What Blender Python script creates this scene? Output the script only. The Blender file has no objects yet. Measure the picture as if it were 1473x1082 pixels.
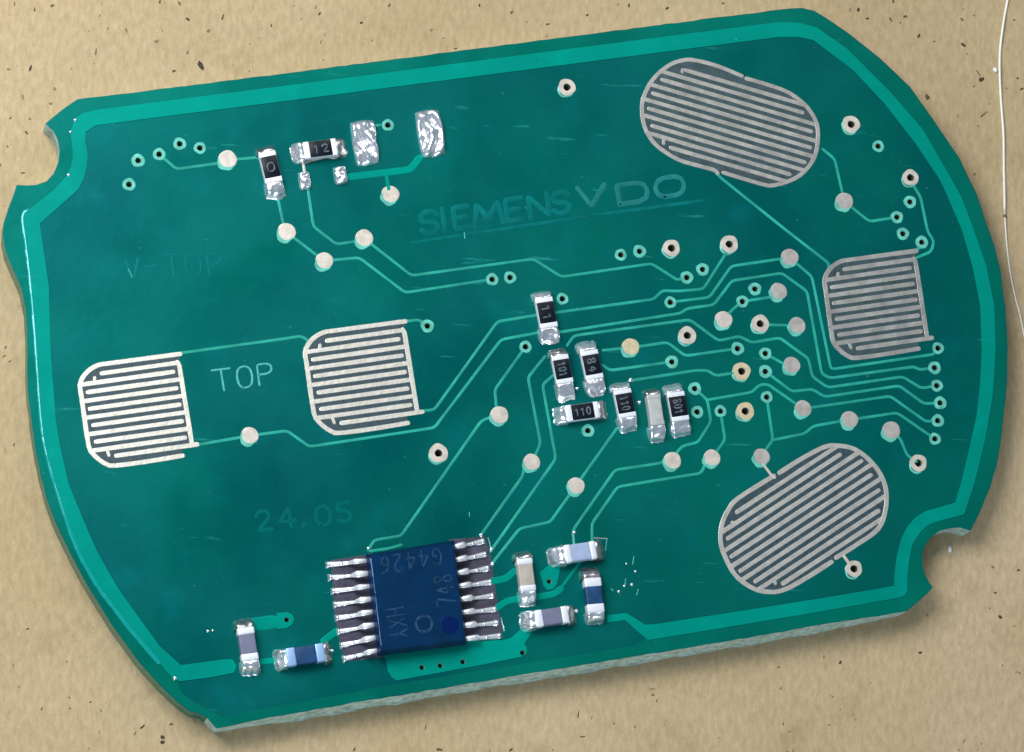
import bpy, bmesh, math, random
from mathutils import Vector, Matrix, noise
random.seed(11)
# ------------------------------------------------------------------ scene, camera, light
# 1 Blender unit = 1 mm (close-up of a 46 mm circuit board)
S = bpy.context.scene
C = S.collection
S.unit_settings.system = 'METRIC'; S.unit_settings.scale_length = 0.001
W, H = 1473.0, 1082.0              # size of the photograph the plan was measured on
FPX, PPMM = 6000.0, 31.0           # focal length in those pixels, pixels per mm at the centre
ZT = 1.5                           # top face of the board above the cardboard
n = Vector((math.sin(math.radians(10.0)), math.sin(math.radians(12.0)), 0)); n.z = math.sqrt(1 - n.x**2 - n.y**2)
ex = (Vector((1, 0, 0)) - n * n.x).normalized(); ey = n.cross(ex)
ROT = Matrix((ex, ey, n))          # camera axes -> world axes
CAM = Vector((0, 0, ZT)) + ROT @ Vector((0, 0, FPX / PPMM))
cd = bpy.data.cameras.new('camera'); cam = bpy.data.objects.new('camera', cd); C.objects.link(cam)
cam.matrix_world = Matrix.Translation(CAM) @ ROT.to_4x4()
cd.sensor_fit = 'HORIZONTAL'; cd.sensor_width = 36; cd.lens = 36 * FPX / W
cd.clip_start = 1; cd.clip_end = 3000
cd.dof.use_dof = True; cd.dof.focus_distance = FPX / PPMM; cd.dof.aperture_fstop = 2.2
S.camera = cam
wd = bpy.data.worlds.new('World'); S.world = wd; wd.use_nodes = True
bg = wd.node_tree.nodes['Background']; bg.inputs[0].default_value = (0.62, 0.80, 1.0, 1); bg.inputs[1].default_value = 0.25
def area(name, loc, aim, sx, sy, power, col):
    l = bpy.data.lights.new(name, 'AREA'); l.shape = 'RECTANGLE'; l.size = sx; l.size_y = sy
    l.energy = power; l.color = col
    o = bpy.data.objects.new(name, l); C.objects.link(o); o.location = loc
    o.rotation_euler = (Vector(aim) - Vector(loc)).to_track_quat('-Z', 'Y').to_euler()
    return o
area('window_light', (-66, 50, 110), (0, 0, 0), 72, 84, 205000, (0.95, 0.98, 1.0))
area('far_window_light', (-60, -230, 95), (0, 0, 0), 190, 80, 240000, (0.80, 0.90, 1.0))
area('room_lamp', (60, 170, 240), (0, 0, 0), 60, 40, 75000, (1.0, 0.93, 0.82))
S.view_settings.view_transform = 'Standard'; S.view_settings.look = 'None'
S.view_settings.exposure = 0; S.view_settings.gamma = 1; S.view_settings.use_curve_mapping = False
S.render.engine = 'CYCLES'

def P(x, y, z=ZT):                 # point of the photograph's plan -> place in the world at height z
    d = ROT @ Vector((x - W / 2, H / 2 - y, -FPX))
    t = (z - CAM.z) / d.z
    return CAM + d * t
def PX(v): return v / PPMM         # plan pixels -> mm
def Q(pts, z=ZT): return [P(x, y, z).to_2d() for x, y in pts]

# ------------------------------------------------------------------ materials
def mat(name, col, rough=0.5, metal=0.0, spec=0.5, bump=0.0, bscale=8.0, var=0.0, vscale=3.0, coat=0.0, crough=0.1, tint=None, rvar=0.0, rscale=0.25, dust=0.0, alt=None):
    m = bpy.data.materials.new(name); m.use_nodes = True
    nt = m.node_tree; b = nt.nodes['Principled BSDF']
    b.inputs['Base Color'].default_value = (*col, 1); b.inputs['Roughness'].default_value = rough
    b.inputs['Metallic'].default_value = metal; b.inputs['Specular IOR Level'].default_value = spec
    b.inputs['Coat Weight'].default_value = coat; b.inputs['Coat Roughness'].default_value = crough
    if tint: b.inputs['Specular Tint'].default_value = (*tint, 1)
    tc = nt.nodes.new('ShaderNodeTexCoord')
    if rvar:
        t = nt.nodes.new('ShaderNodeTexNoise'); t.inputs['Scale'].default_value = rscale; t.inputs['Detail'].default_value = 5
        nt.links.new(tc.outputs['Object'], t.inputs['Vector'])
        mr = nt.nodes.new('ShaderNodeMapRange'); mr.inputs[1].default_value = 0.3; mr.inputs[2].default_value = 0.7
        mr.inputs[3].default_value = rough - rvar; mr.inputs[4].default_value = rough + rvar
        nt.links.new(t.outputs[0], mr.inputs[0]); nt.links.new(mr.outputs[0], b.inputs['Roughness'])
    if var:
        t = nt.nodes.new('ShaderNodeTexNoise'); t.inputs['Scale'].default_value = vscale; t.inputs['Detail'].default_value = 6
        nt.links.new(tc.outputs['Object'], t.inputs['Vector'])
        r = nt.nodes.new('ShaderNodeValToRGB')
        r.color_ramp.elements[0].position = 0.3; r.color_ramp.elements[1].position = 0.72
        r.color_ramp.elements[0].color = (*[c * (1 - var) for c in col], 1)
        r.color_ramp.elements[1].color = (*(alt or [min(1, c * (1 + var)) for c in col]), 1)
        nt.links.new(t.outputs[0], r.inputs[0]); nt.links.new(r.outputs[0], b.inputs['Base Color'])
        if dust:
            # lint and dust specks, and thin hairline scratches, lying on the coating
            prev = r.outputs[0]
            for sc, lo, hi, dc, st, rz in ((5.5, 0.735, 0.80, (0.30, 0.42, 0.40), (1, 1, 1), 0), (3.0, 0.70, 0.76, (0.02, 0.24, 0.22), (0.12, 1, 1), 0.5), (0.55, 0.56, 0.74, tuple(c * 1.45 for c in col), (1, 1, 1), 0)):
                t2 = nt.nodes.new('ShaderNodeTexNoise'); t2.inputs['Scale'].default_value = sc; t2.inputs['Detail'].default_value = 4
                mp = nt.nodes.new('ShaderNodeMapping'); mp.inputs['Scale'].default_value = st; mp.inputs['Rotation'].default_value = (0, 0, rz)
                nt.links.new(tc.outputs['Object'], mp.inputs[0]); nt.links.new(mp.outputs[0], t2.inputs['Vector'])
                mr2 = nt.nodes.new('ShaderNodeMapRange'); mr2.inputs[1].default_value = lo; mr2.inputs[2].default_value = hi; mr2.inputs[4].default_value = dust
                nt.links.new(t2.outputs[0], mr2.inputs[0])
                mx = nt.nodes.new('ShaderNodeMix'); mx.data_type = 'RGBA'; nt.links.new(mr2.outputs[0], mx.inputs[0])
                nt.links.new(prev, mx.inputs[6]); mx.inputs[7].default_value = (*dc, 1); prev = mx.outputs[2]
            nt.links.new(prev, b.inputs['Base Color'])
    if bump:
        t = nt.nodes.new('ShaderNodeTexNoise'); t.inputs['Scale'].default_value = bscale; t.inputs['Detail'].default_value = 5
        nt.links.new(tc.outputs['Object'], t.inputs['Vector'])
        bp = nt.nodes.new('ShaderNodeBump'); bp.inputs['Strength'].default_value = bump; bp.inputs['Distance'].default_value = 0.05
        nt.links.new(t.outputs[0], bp.inputs['Height']); nt.links.new(bp.outputs[0], b.inputs['Normal'])
    return m
M = {}
M['mask'] = mat('solder_mask_on_laminate', (0.0, 0.072, 0.074), 0.34, spec=0.75, bump=0.12, bscale=2.2, var=0.14, vscale=0.13, tint=(0.05, 0.85, 0.85), rvar=0.13, rscale=0.22, dust=0.65, alt=(0.0, 0.108, 0.080))
M['copper'] = mat('solder_mask_on_copper', (0.0, 0.250, 0.188), 0.34, spec=0.5, bump=0.10, bscale=2.2, var=0.12, vscale=0.25, tint=(0.05, 0.85, 0.85), dust=0.4)
M['trace'] = mat('solder_mask_on_trace', (0.02, 0.34, 0.255), 0.34, spec=0.6, var=0.30, vscale=0.9, tint=(0.4, 0.95, 1.0))
M['via'] = mat('solder_mask_on_via', (0.13, 0.52, 0.41), 0.3, spec=0.6, var=0.30, vscale=2.5, tint=(0.5, 0.95, 1.0))
M['rim'] = mat('solder_mask_without_back_copper', (0.0, 0.112, 0.082), 0.33, spec=0.7, bump=0.12, bscale=2.2, var=0.14, vscale=0.16, tint=(0.05, 0.85, 0.85), rvar=0.12, dust=0.5, alt=(0.0, 0.150, 0.100))
M['worn'] = mat('worn_tinned_contact', (0.45, 0.435, 0.405), 0.44, metal=0.6, bump=0.30, bscale=4, var=0.22, vscale=1.6)  # darker contact metal for the right square key and upper capsule key
M['worn2'] = mat('slightly_worn_contact', (0.63, 0.60, 0.54), 0.42, metal=0.65, bump=0.25, bscale=4, var=0.14, vscale=2)  # contact metal between the two tones, for the lower capsule key
M['slategrey'] = mat('dusty_bare_laminate', (0.035, 0.070, 0.078), 0.5, bump=0.2, bscale=6, var=0.3, vscale=3)  # slightly lighter gap colour, paired with the darkest contacts
M['ghost'] = mat('deep_copper_under_mask', (0.002, 0.125, 0.118), 0.36, spec=0.7, var=0.35, vscale=1.0, tint=(0.05, 0.85, 0.85))
M['ghost2'] = mat('faint_copper_under_mask', (0.0, 0.104, 0.096), 0.36, spec=0.75, var=0.25, vscale=0.5, tint=(0.05, 0.85, 0.85))
M['paleghost'] = mat('pale_copper_under_mask', (0.014, 0.175, 0.165), 0.36, spec=0.6, var=0.30, vscale=1.2, tint=(0.2, 0.9, 1.0))
M['print'] = mat('pale_copper_lettering', (0.06, 0.40, 0.37), 0.4, var=0.3, vscale=3)
M['edge'] = mat('rough_laminate_edge', (0.40, 0.54, 0.47), 0.8, bump=0.7, bscale=3.5, var=0.40, vscale=3)
M['barrel'] = mat('plated_barrel', (0.42, 0.40, 0.34), 0.4, metal=0.7)
M['pad'] = mat('matte_tinned_pad', (0.66, 0.585, 0.505), 0.45, metal=0.3, bump=0.25, bscale=4, var=0.16, vscale=3)
M['padgrey'] = mat('tarnished_tinned_pad', (0.50, 0.455, 0.42), 0.45, metal=0.35, bump=0.25, bscale=4, var=0.18, vscale=3)  # greyer pad colour, given to pads on the right of the board
M['gold'] = mat('aged_tinned_pad', (0.62, 0.52, 0.33), 0.5, metal=0.15, bump=0.15, bscale=6, var=0.14, vscale=5)
M['comb'] = mat('tinned_contact', (0.72, 0.685, 0.60), 0.42, metal=0.70, bump=0.22, bscale=5, var=0.10, vscale=3)
M['slate'] = mat('bare_laminate', (0.028, 0.060, 0.075), 0.5, bump=0.2, bscale=6, var=0.3, vscale=4)
M['slate2'] = mat('dark_laminate_between_leads', (0.050, 0.046, 0.078), 0.5, bump=0.2, bscale=6, var=0.45, vscale=2)
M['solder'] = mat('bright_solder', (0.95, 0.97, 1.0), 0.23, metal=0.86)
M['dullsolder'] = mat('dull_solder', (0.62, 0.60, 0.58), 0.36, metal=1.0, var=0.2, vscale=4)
M['term'] = mat('tin_terminal', (0.90, 0.92, 0.97), 0.42, metal=0.35, bump=0.20, bscale=6)
M['ceramic'] = mat('white_ceramic', (0.72, 0.77, 0.80), 0.5)
M['rcoat'] = mat('black_resistor_glaze', (0.003, 0.006, 0.014), 0.30, spec=0.28, bump=0.06, bscale=5)
M['rmark'] = mat('grey_resistor_print', (0.085, 0.11, 0.12), 0.6, var=0.8, vscale=5)
M['tan'] = mat('tan_capacitor_ceramic', (0.47, 0.42, 0.36), 0.42, var=0.12, vscale=2.5, bump=0.1, bscale=5)
M['greytan'] = mat('grey_capacitor_ceramic', (0.46, 0.47, 0.46), 0.4, var=0.12, vscale=2.5)
M['violet'] = mat('violet_grey_capacitor_ceramic', (0.17, 0.18, 0.27), 0.4, var=0.12, vscale=2.5)
M['pale'] = mat('pale_blue_capacitor_ceramic', (0.36, 0.44, 0.62), 0.4, var=0.10, vscale=2.5)
M['blue'] = mat('dark_blue_part_body', (0.008, 0.055, 0.16), 0.35, var=0.4, vscale=2.0)
M['blueterm'] = mat('blue_tinted_terminal', (0.38, 0.58, 0.90), 0.35, metal=0.45)
M['ic'] = mat('navy_black_mould_compound', (0.001, 0.012, 0.056), 0.46, spec=0.5, bump=0.14, bscale=12, var=0.28, vscale=1.4, tint=(0.1, 0.6, 1.0))
M['flash'] = mat('pale_mould_flash', (0.20, 0.30, 0.48), 0.4, var=0.5, vscale=3)  # pale colour standing for light reflected off the chip's edge
M['icdot'] = mat('polished_mould_mark', (0.002, 0.010, 0.075), 0.3, tint=(0.1, 0.4, 1.0))
M['icprint'] = mat('laser_print', (0.014, 0.040, 0.105), 0.6, var=0.8, vscale=3.5, tint=(0.3, 0.7, 1.0))
M['lead'] = mat('tinned_lead', (0.97, 0.98, 1.0), 0.32, metal=0.6, bump=0.3, bscale=7)
M['fleck'] = mat('brown_fibre_fleck', (0.125, 0.082, 0.038), 0.8, var=0.6, vscale=1.5)
M['fleck2'] = mat('pale_brown_fibre_fleck', (0.25, 0.175, 0.09), 0.8, var=0.4, vscale=1.5)
M['fleck3'] = mat('dark_bark_fleck', (0.06, 0.042, 0.022), 0.8, var=0.5, vscale=1.5)
M['thread'] = mat('white_thread', (0.88, 0.84, 0.76), 0.5)
M['knot'] = mat('brown_knot', (0.22, 0.14, 0.07), 0.7)
M['crumb'] = mat('white_crumb', (0.86, 0.84, 0.82), 0.5, bump=0.4, bscale=9)
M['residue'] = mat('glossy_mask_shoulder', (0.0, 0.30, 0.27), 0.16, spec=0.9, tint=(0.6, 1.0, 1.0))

def cardboard_material():
    m = bpy.data.materials.new('kraft_cardboard'); m.use_nodes = True
    nt = m.node_tree; b = nt.nodes['Principled BSDF']; b.inputs['Roughness'].default_value = 0.85
    b.inputs['Specular IOR Level'].default_value = 0.2
    N = nt.nodes.new; L = nt.links.new
    tc = N('ShaderNodeTexCoord')
    def nz(sc, det, vec=None, stretch=None, rot=0):
        t = N('ShaderNodeTexNoise'); t.inputs['Scale'].default_value = sc; t.inputs['Detail'].default_value = det
        t.inputs['Roughness'].default_value = 0.6
        mp = N('ShaderNodeMapping'); L(tc.outputs['Object'], mp.inputs[0])
        if stretch: mp.inputs['Scale'].default_value = stretch
        mp.inputs['Rotation'].default_value = (0, 0, rot); L(mp.outputs[0], t.inputs['Vector'])
        return t.outputs[0]
    def ramp(src, p0, p1, c0, c1):
        r = N('ShaderNodeValToRGB'); r.color_ramp.elements[0].position = p0; r.color_ramp.elements[1].position = p1
        r.color_ramp.elements[0].color = (*c0, 1); r.color_ramp.elements[1].color = (*c1, 1); L(src, r.inputs[0]); return r.outputs[0]
    def mul(a, c, f=1.0, mode='MULTIPLY'):
        x = N('ShaderNodeMix'); x.data_type = 'RGBA'; x.blend_type = mode; x.inputs[0].default_value = f
        L(a, x.inputs[6]); L(c, x.inputs[7]); return x.outputs[2]
    base = ramp(nz(0.06, 5), 0.30, 0.72, (0.50, 0.372, 0.205), (0.60, 0.462, 0.285))
    fib = ramp(nz(4.2, 7, stretch=(1.0, 0.40, 1.0), rot=-0.30), 0.28, 0.74, (0.80, 0.78, 0.75), (1.10, 1.10, 1.10))
    fine = ramp(nz(11.0, 4), 0.30, 0.75, (0.93, 0.93, 0.92), (1.05, 1.05, 1.05))
    lite = ramp(nz(3.2, 3, stretch=(1.0, 0.6, 1.0), rot=-0.25), 0.66, 0.74, (1, 1, 1), (1.16, 1.16, 1.18))
    spk = ramp(nz(2.6, 3, stretch=(1.0, 0.5, 1.0), rot=-0.35), 0.245, 0.30, (0.48, 0.42, 0.34), (1, 1, 1))
    smudge = ramp(nz(0.28, 4), 0.27, 0.42, (0.84, 0.82, 0.80), (1, 1, 1))
    col = mul(mul(mul(mul(mul(base, fib), fine), spk, 0.75), smudge), lite)
    L(col, b.inputs['Base Color'])
    add = N('ShaderNodeMath'); add.operation = 'ADD'
    L(nz(4.2, 7, stretch=(1.0, 0.40, 1.0), rot=-0.30), add.inputs[0]); L(nz(6, 4), add.inputs[1])
    bp = N('ShaderNodeBump'); bp.inputs['Strength'].default_value = 0.30; bp.inputs['Distance'].default_value = 0.045
    L(add.outputs[0], bp.inputs['Height']); L(bp.outputs[0], b.inputs['Normal'])
    return m
M['card'] = cardboard_material()

# ------------------------------------------------------------------ mesh helpers
def link(name, me, mats, parent=None, smooth=False):
    if not isinstance(mats, (list, tuple)): mats = [mats]
    for m in mats: me.materials.append(m)
    o = bpy.data.objects.new(name, me); C.objects.link(o)
    if parent: o.parent = parent
    if smooth:
        for p in me.polygons: p.use_smooth = True
    return o
def bm_obj(name, bm, mats, parent=None, smooth=False):
    bmesh.ops.recalc_face_normals(bm, faces=bm.faces[:])
    me = bpy.data.meshes.new(name); bm.to_mesh(me); bm.free()
    return link(name, me, mats, parent, smooth)
def area2(l): return sum(l[i].x * l[i - 1].y - l[i - 1].x * l[i].y for i in range(len(l)))
def fill(name, outer, z0, z1, mats, parent=None, holes=(), side=0, flare=None):
    """closed plate with holes: top at z1, walls to z0; side = material slot of the walls"""
    cu = bpy.data.curves.new('tmp', 'CURVE'); cu.dimensions = '2D'; cu.fill_mode = 'BOTH'
    for loop in [outer] + list(holes):
        s = cu.splines.new('POLY'); s.points.add(len(loop) - 1); s.use_cyclic_u = True
        for p, v in zip(s.points, loop): p.co = (v.x, v.y, 0, 1)
    co = bpy.data.objects.new('tmp', cu); C.objects.link(co)
    bpy.context.view_layer.update()
    me = bpy.data.meshes.new_from_object(co.evaluated_get(bpy.context.evaluated_depsgraph_get()))
    bpy.data.objects.remove(co); bpy.data.curves.remove(cu); me.materials.clear()
    bm = bmesh.new(); bm.from_mesh(me); bpy.data.meshes.remove(me)
    bmesh.ops.remove_doubles(bm, verts=bm.verts[:], dist=1e-4)
    for v in bm.verts: v.co.z = z1
    for f in bm.faces: f.material_index = 0
    loops = [outer] + list(holes)
    for k, loop in enumerate(loops):
        top = [bm.verts.new((v.x, v.y, z1)) for v in loop]
        bot = [bm.verts.new((v.x, v.y, z0)) for v in loop]
        if flare and k == 0:
            for i, v in enumerate(loop):
                d = flare(v); bot[i].co += Vector((d[0], d[1], 0))
        for i in range(len(loop)):
            f = bm.faces.new((top[i], top[i - 1], bot[i - 1], bot[i])); f.material_index = side
    bmesh.ops.remove_doubles(bm, verts=bm.verts[:], dist=1e-5)
    bmesh.ops.recalc_face_normals(bm, faces=bm.faces[:])
    up = [f for f in bm.faces if abs(f.normal.z) > 0.99 and f.normal.z < 0]
    if up: bmesh.ops.reverse_faces(bm, faces=up)
    nm = bpy.data.meshes.new(name); bm.to_mesh(nm); bm.free()
    return link(name, nm, mats, parent)
def catmull(pts, sub=6, closed=False):
    out = []; N = len(pts)
    for i in range(N if closed else N - 1):
        p0 = pts[(i - 1) % N] if closed or i > 0 else pts[i]
        p1 = pts[i]; p2 = pts[(i + 1) % N]
        p3 = pts[(i + 2) % N] if closed or i + 2 < N else p2
        for k in range(sub):
            t = k / sub
            out.append(tuple(0.5 * (2 * b + (c - a) * t + (2 * a - 5 * b + 4 * c - d) * t * t + (3 * b - a - 3 * c + d) * t ** 3)
                       for a, b, c, d in zip(p0, p1, p2, p3)))
    if not closed: out.append(tuple(pts[-1]))
    return out
def fillet(pts, r):
    """round the corners of a polyline (plan pixels)"""
    if len(pts) < 3: return [Vector(p) for p in pts]
    v = [Vector(p) for p in pts]; out = [v[0]]
    for i in range(1, len(v) - 1):
        a, b, c = v[i - 1], v[i], v[i + 1]
        d1 = (a - b); d2 = (c - b); l1, l2 = d1.length, d2.length
        if l1 < 1e-6 or l2 < 1e-6: continue
        q = min(r, l1 * 0.45, l2 * 0.45)
        s, e = b + d1 / l1 * q, b + d2 / l2 * q
        for t in (0, 0.5, 1): out.append((1 - t) ** 2 * s + 2 * t * (1 - t) * b + t * t * e)
    out.append(v[-1]); return out
def ribbon_bm(pts, w, h, z=ZT, bev=0.3, jitter=0.05, cap=True, bm=None, mi=0, soft=False):
    """raised strip along a list of 2D world points; w, h in mm; trapezoid section with eased shoulders"""
    if bm is None: bm = bmesh.new()
    dense = [pts[0]]
    for a, b in zip(pts, pts[1:]):
        k = max(1, int((b - a).length / 0.7))
        for i in range(1, k + 1): dense.append(a.lerp(b, i / k))
    pts = [p for i, p in enumerate(dense) if i == 0 or (p - dense[i - 1]).length > 1e-4]
    dirs = []
    for i in range(len(pts)):
        a = pts[max(0, i - 1)]; b = pts[min(len(pts) - 1, i + 1)]; dirs.append((b - a).normalized())
    secs = []
    def sec(p, d, wid, hh):
        nn = Vector((-d.y, d.x)); o = []
        for k, zz in ((-0.5, -0.002), (-0.5 + bev * 0.45, hh * 0.8), (-0.5 + bev, hh), (0.5 - bev, hh), (0.5 - bev * 0.45, hh * 0.8), (0.5, -0.002)):
            q = p + nn * wid * k; o.append(bm.verts.new((q.x, q.y, z + zz)))
        return o
    if cap:
        for f, g in ((0.5, 0.45), (0.34, 0.8)): secs.append(sec(pts[0] - dirs[0] * w * f, dirs[0], w * g, h * (0.6 if f > .4 else 1)))
    for p, d in zip(pts, dirs): secs.append(sec(p, d, w * (1 + random.uniform(-jitter, jitter)), h))
    if cap:
        for f, g in ((0.34, 0.8), (0.5, 0.45)): secs.append(sec(pts[-1] + dirs[-1] * w * f, dirs[-1], w * g, h * (0.6 if f > .4 else 1)))
    for a, b in zip(secs, secs[1:]):
        for i in range(5):
            f = bm.faces.new((a[i], a[i + 1], b[i + 1], b[i])); f.material_index = mi; f.smooth = soft
    bm.faces.new(secs[0]).material_index = mi; bm.faces.new(secs[-1][::-1]).material_index = mi
    return bm
def strip(name, px, wpx, mats, parent, h=0.035, rad=5, z=ZT, jitter=0.05, cap=True, bev=0.3, soft=False):
    pts = [P(x, y, z).to_2d() for x, y in fillet(px, rad)]
    return bm_obj(name, ribbon_bm(pts, PX(wpx), h, z, bev, jitter, cap, soft=soft), mats, parent)
def lathe(bm, prof, c, seg=24, mi=None, wob=0.0, z=0.0, soft=True):
    rings = []
    ph = random.uniform(0, 6.28)
    for r, zz in prof:
        ring = []
        for k in range(seg):
            a = 2 * math.pi * k / seg
            rr = r * (1 + wob * math.sin(3 * a + ph) + wob * 0.7 * math.sin(5 * a + 2 * ph))
            ring.append(bm.verts.new((c.x + rr * math.cos(a), c.y + rr * math.sin(a), z + zz)) )
        rings.append(ring)
    for j, (a, b) in enumerate(zip(rings, rings[1:])):
        for i in range(seg):
            f = bm.faces.new((a[i], a[i - 1], b[i - 1], b[i])); f.smooth = soft
            if mi: f.material_index = mi[j]
    return rings

# ------------------------------------------------------------------ cardboard (the surface)
card_loop = [Vector((-260, -260)), Vector((260, -260)), Vector((260, 260)), Vector((-260, 260))]
bm = bmesh.new(); bmesh.ops.create_cube(bm, size=1.0)
for v in bm.verts: v.co = Vector((v.co.x * 520, v.co.y * 520, (v.co.z - 0.5) * 3.0))
cardboard = bm_obj('cardboard', bm, M['card']); cardboard['kind'] = 'structure'; cardboard['label'] = 'tan kraft cardboard surface with brown flecks'

# ------------------------------------------------------------------ board outline and holes
board = bpy.data.objects.new('circuit_board', None); C.objects.link(board)
board['label'] = 'green printed circuit board with two round edge notches lying on tan cardboard'; board['category'] = 'circuit board'
OUT = [(111, 143), (88, 159), (65, 178), (76, 188), (83, 200), (86, 216), (84, 234), (77, 250), (67, 261), (52, 266), (38, 267), (24, 266),
       (13, 297), (5, 322), (4, 340), (8, 362), (19, 388), (31, 415), (37, 445), (39, 480), (39, 520), (40, 560), (45, 605), (50, 640), (58, 682), (67, 717),
       (80, 752), (98, 790), (123, 838), (160, 898), (200, 953), (229, 985), (255, 1010), (274, 1024), (288, 1027), (298, 1033), (304, 1040), (311, 1048),
       (401, 1030), (464, 1019), (520, 1009), (602, 996), (720, 976), (850, 955), (1000, 930), (1100, 913.5), (1180, 899), (1276, 884), (1305, 879), (1320, 866), (1334, 854), (1342, 845),
       (1336, 837), (1330, 825), (1327, 812), (1327, 796), (1331, 784), (1339, 773), (1351, 764), (1366, 760), (1381, 759), (1396, 764),
       (1412, 731), (1425, 700), (1434, 668), (1441, 625), (1446, 580), (1449, 535), (1449, 490), (1446, 440), (1440, 394), (1431, 355), (1421, 328), (1404, 277), (1379, 226), (1347, 179),
       (1309, 125), (1266, 84), (1218, 46), (1190, 27), (1172, 16), (1154, 11.5), (1120, 14), (800, 55), (400, 107), (160, 137)]
VIAS = [(198.6, 231), (229, 222), (258.5, 207), (287.5, 213), (185.6, 265.5), (558, 180), (708, 402), (733.7, 399.3), (893, 366.7), (920, 361.7),
        (988, 399.3), (1010.7, 387.7), (809, 430), (964.3, 435), (1068, 433.8), (1086, 415.8), (1061, 501.6), (966.5, 520.7), (1101, 508.6), (1101, 534.5),
        (999.4, 559.2), (1003, 592.7), (1036.5, 591.6), (1103, 571.4), (1263.4, 210.5), (1309, 290.6), (1290.3, 312.5), (1298.8, 336.4), (1326, 348.6),
        (1349.5, 501), (1344.4, 529.2), (1347.7, 554.9), (1352.4, 579.7), (1349, 605.2), (1345, 631.4), (845.8, 619.6), (614.8, 469), (756, 499)]
HOLEPADS = [(815.5, 125.6, 13), (965.8, 357, 13), (1049, 351.3, 13.5), (988.6, 482.7, 13.5), (1093.5, 465.8, 13.5), (1066.8, 534.2, 13.5), (1072, 591.6, 13.5),
            (1321, 666.2, 13), (1224.3, 179, 13.5), (1309.7, 255.6, 12.5), (630.7, 652, 14), (1228.4, 818.3, 12.5)]
PADS = [(327.3, 229.5), (412, 334), (466.6, 375.5), (523.8, 343), (561.5, 280), (359, 627), (718.2, 597.5), (764.6, 665.3), (828.5, 699.3), (967, 663), (1023.9, 659.2),
        (1095.3, 657.5), (1155, 588.2), (1222, 604), (1281.9, 619.6), (1138.8, 525.8), (1146.4, 468.6), (1119.6, 419.5), (1040.8, 460.4), (1136, 370.6), (1214.6, 289.8)]
POURHOLES = [(607, 960), (633.4, 957.4), (665.8, 952), (751.6, 939), (412.4, 891.4), (790, 836.3)]
def circ(c, r, k=18): return [Vector((c.x + r * math.cos(2 * math.pi * i / k), c.y + r * math.sin(2 * math.pi * i / k))) for i in range(k)]
RV, RH, RQ = PX(4.0), PX(5.0), PX(3.8)
holes = [circ(P(x, y), RV + 0.012) for x, y in VIAS] + [circ(P(x, y), RH + 0.012) for x, y, r in HOLEPADS] + [circ(P(x, y), RQ, 12) for x, y in POURHOLES]
o2 = []
for i, (a, b) in enumerate(zip(OUT, OUT[1:] + OUT[:1])):
    k = max(1, int(math.dist(a, b) / 12))
    for j in range(k):
        t = j / k; jx = 0 if j == 0 else random.uniform(-0.5, 0.5)
        o2.append((a[0] + (b[0] - a[0]) * t + jx, a[1] + (b[1] - a[1]) * t + jx))
loop = Q(o2)
yb0, yb1 = P(311, 1048), P(1276, 884)
def flare(v):                                     # the lower edge was snapped off and leaves a slanted rough wall
    d = (yb1 - yb0).to_2d(); t = (v - yb0.to_2d()).dot(d) / d.length_squared
    off = abs((v - yb0.to_2d() - d * t).length)
    if 0.0 <= t <= 1.02 and off < 0.5:
        k = min(1, t * 8, (1.02 - t) * 9) * (0.20 + 0.05 * noise.noise(Vector((v.x * 0.9, v.y, 3))) + 0.03 * math.sin(v.x * 2.3))
        return (d.y / d.length * k, -d.x / d.length * k)
    return (0, 0)
substrate = fill('substrate', loop, 0.0, ZT, [M['mask'], M['edge'], M['rim']], board, holes, side=1, flare=flare)
xl0, xl1 = P(300, 1040), P(20, 270)
for p in substrate.data.polygons:               # the mask has run down over the left flank
    c = p.center
    if p.material_index == 1 and c.x < xl0.x and xl0.y - 0.4 < c.y < xl1.y and not (c.x > P(26, 262).x and c.y > P(26, 262).y): p.material_index = 2

RIMH = [(400, 130), (141, 163), (112, 172), (105, 190), (109, 222), (99, 256), (80, 278), (40, 308), (38, 313), (48, 395), (56, 483), (61, 560), (73, 655), (91, 715), (116, 787), (170, 874), (232, 950), (253, 974), (262, 998), (283, 1012), (318, 1031), (571, 984), (800, 947), (915, 928), (932, 916), (1180, 876), (1300, 853), (1300, 832), (1303, 800), (1310, 778), (1330, 752), (1383, 736), (1411, 637), (1425, 540), (1425, 440), (1414, 384), (1396, 332), (1359, 250), (1322, 188), (1274, 135), (1214, 74), (1172, 44), (1120, 38), (800, 79)]
fill('rim_coating', Q([((x - 728) * 0.9985 + 728, (y - 530) * 0.998 + 530) for x, y in OUT]), ZT - 0.004, ZT + 0.004, M['rim'], board, [Q(RIMH)])
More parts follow.
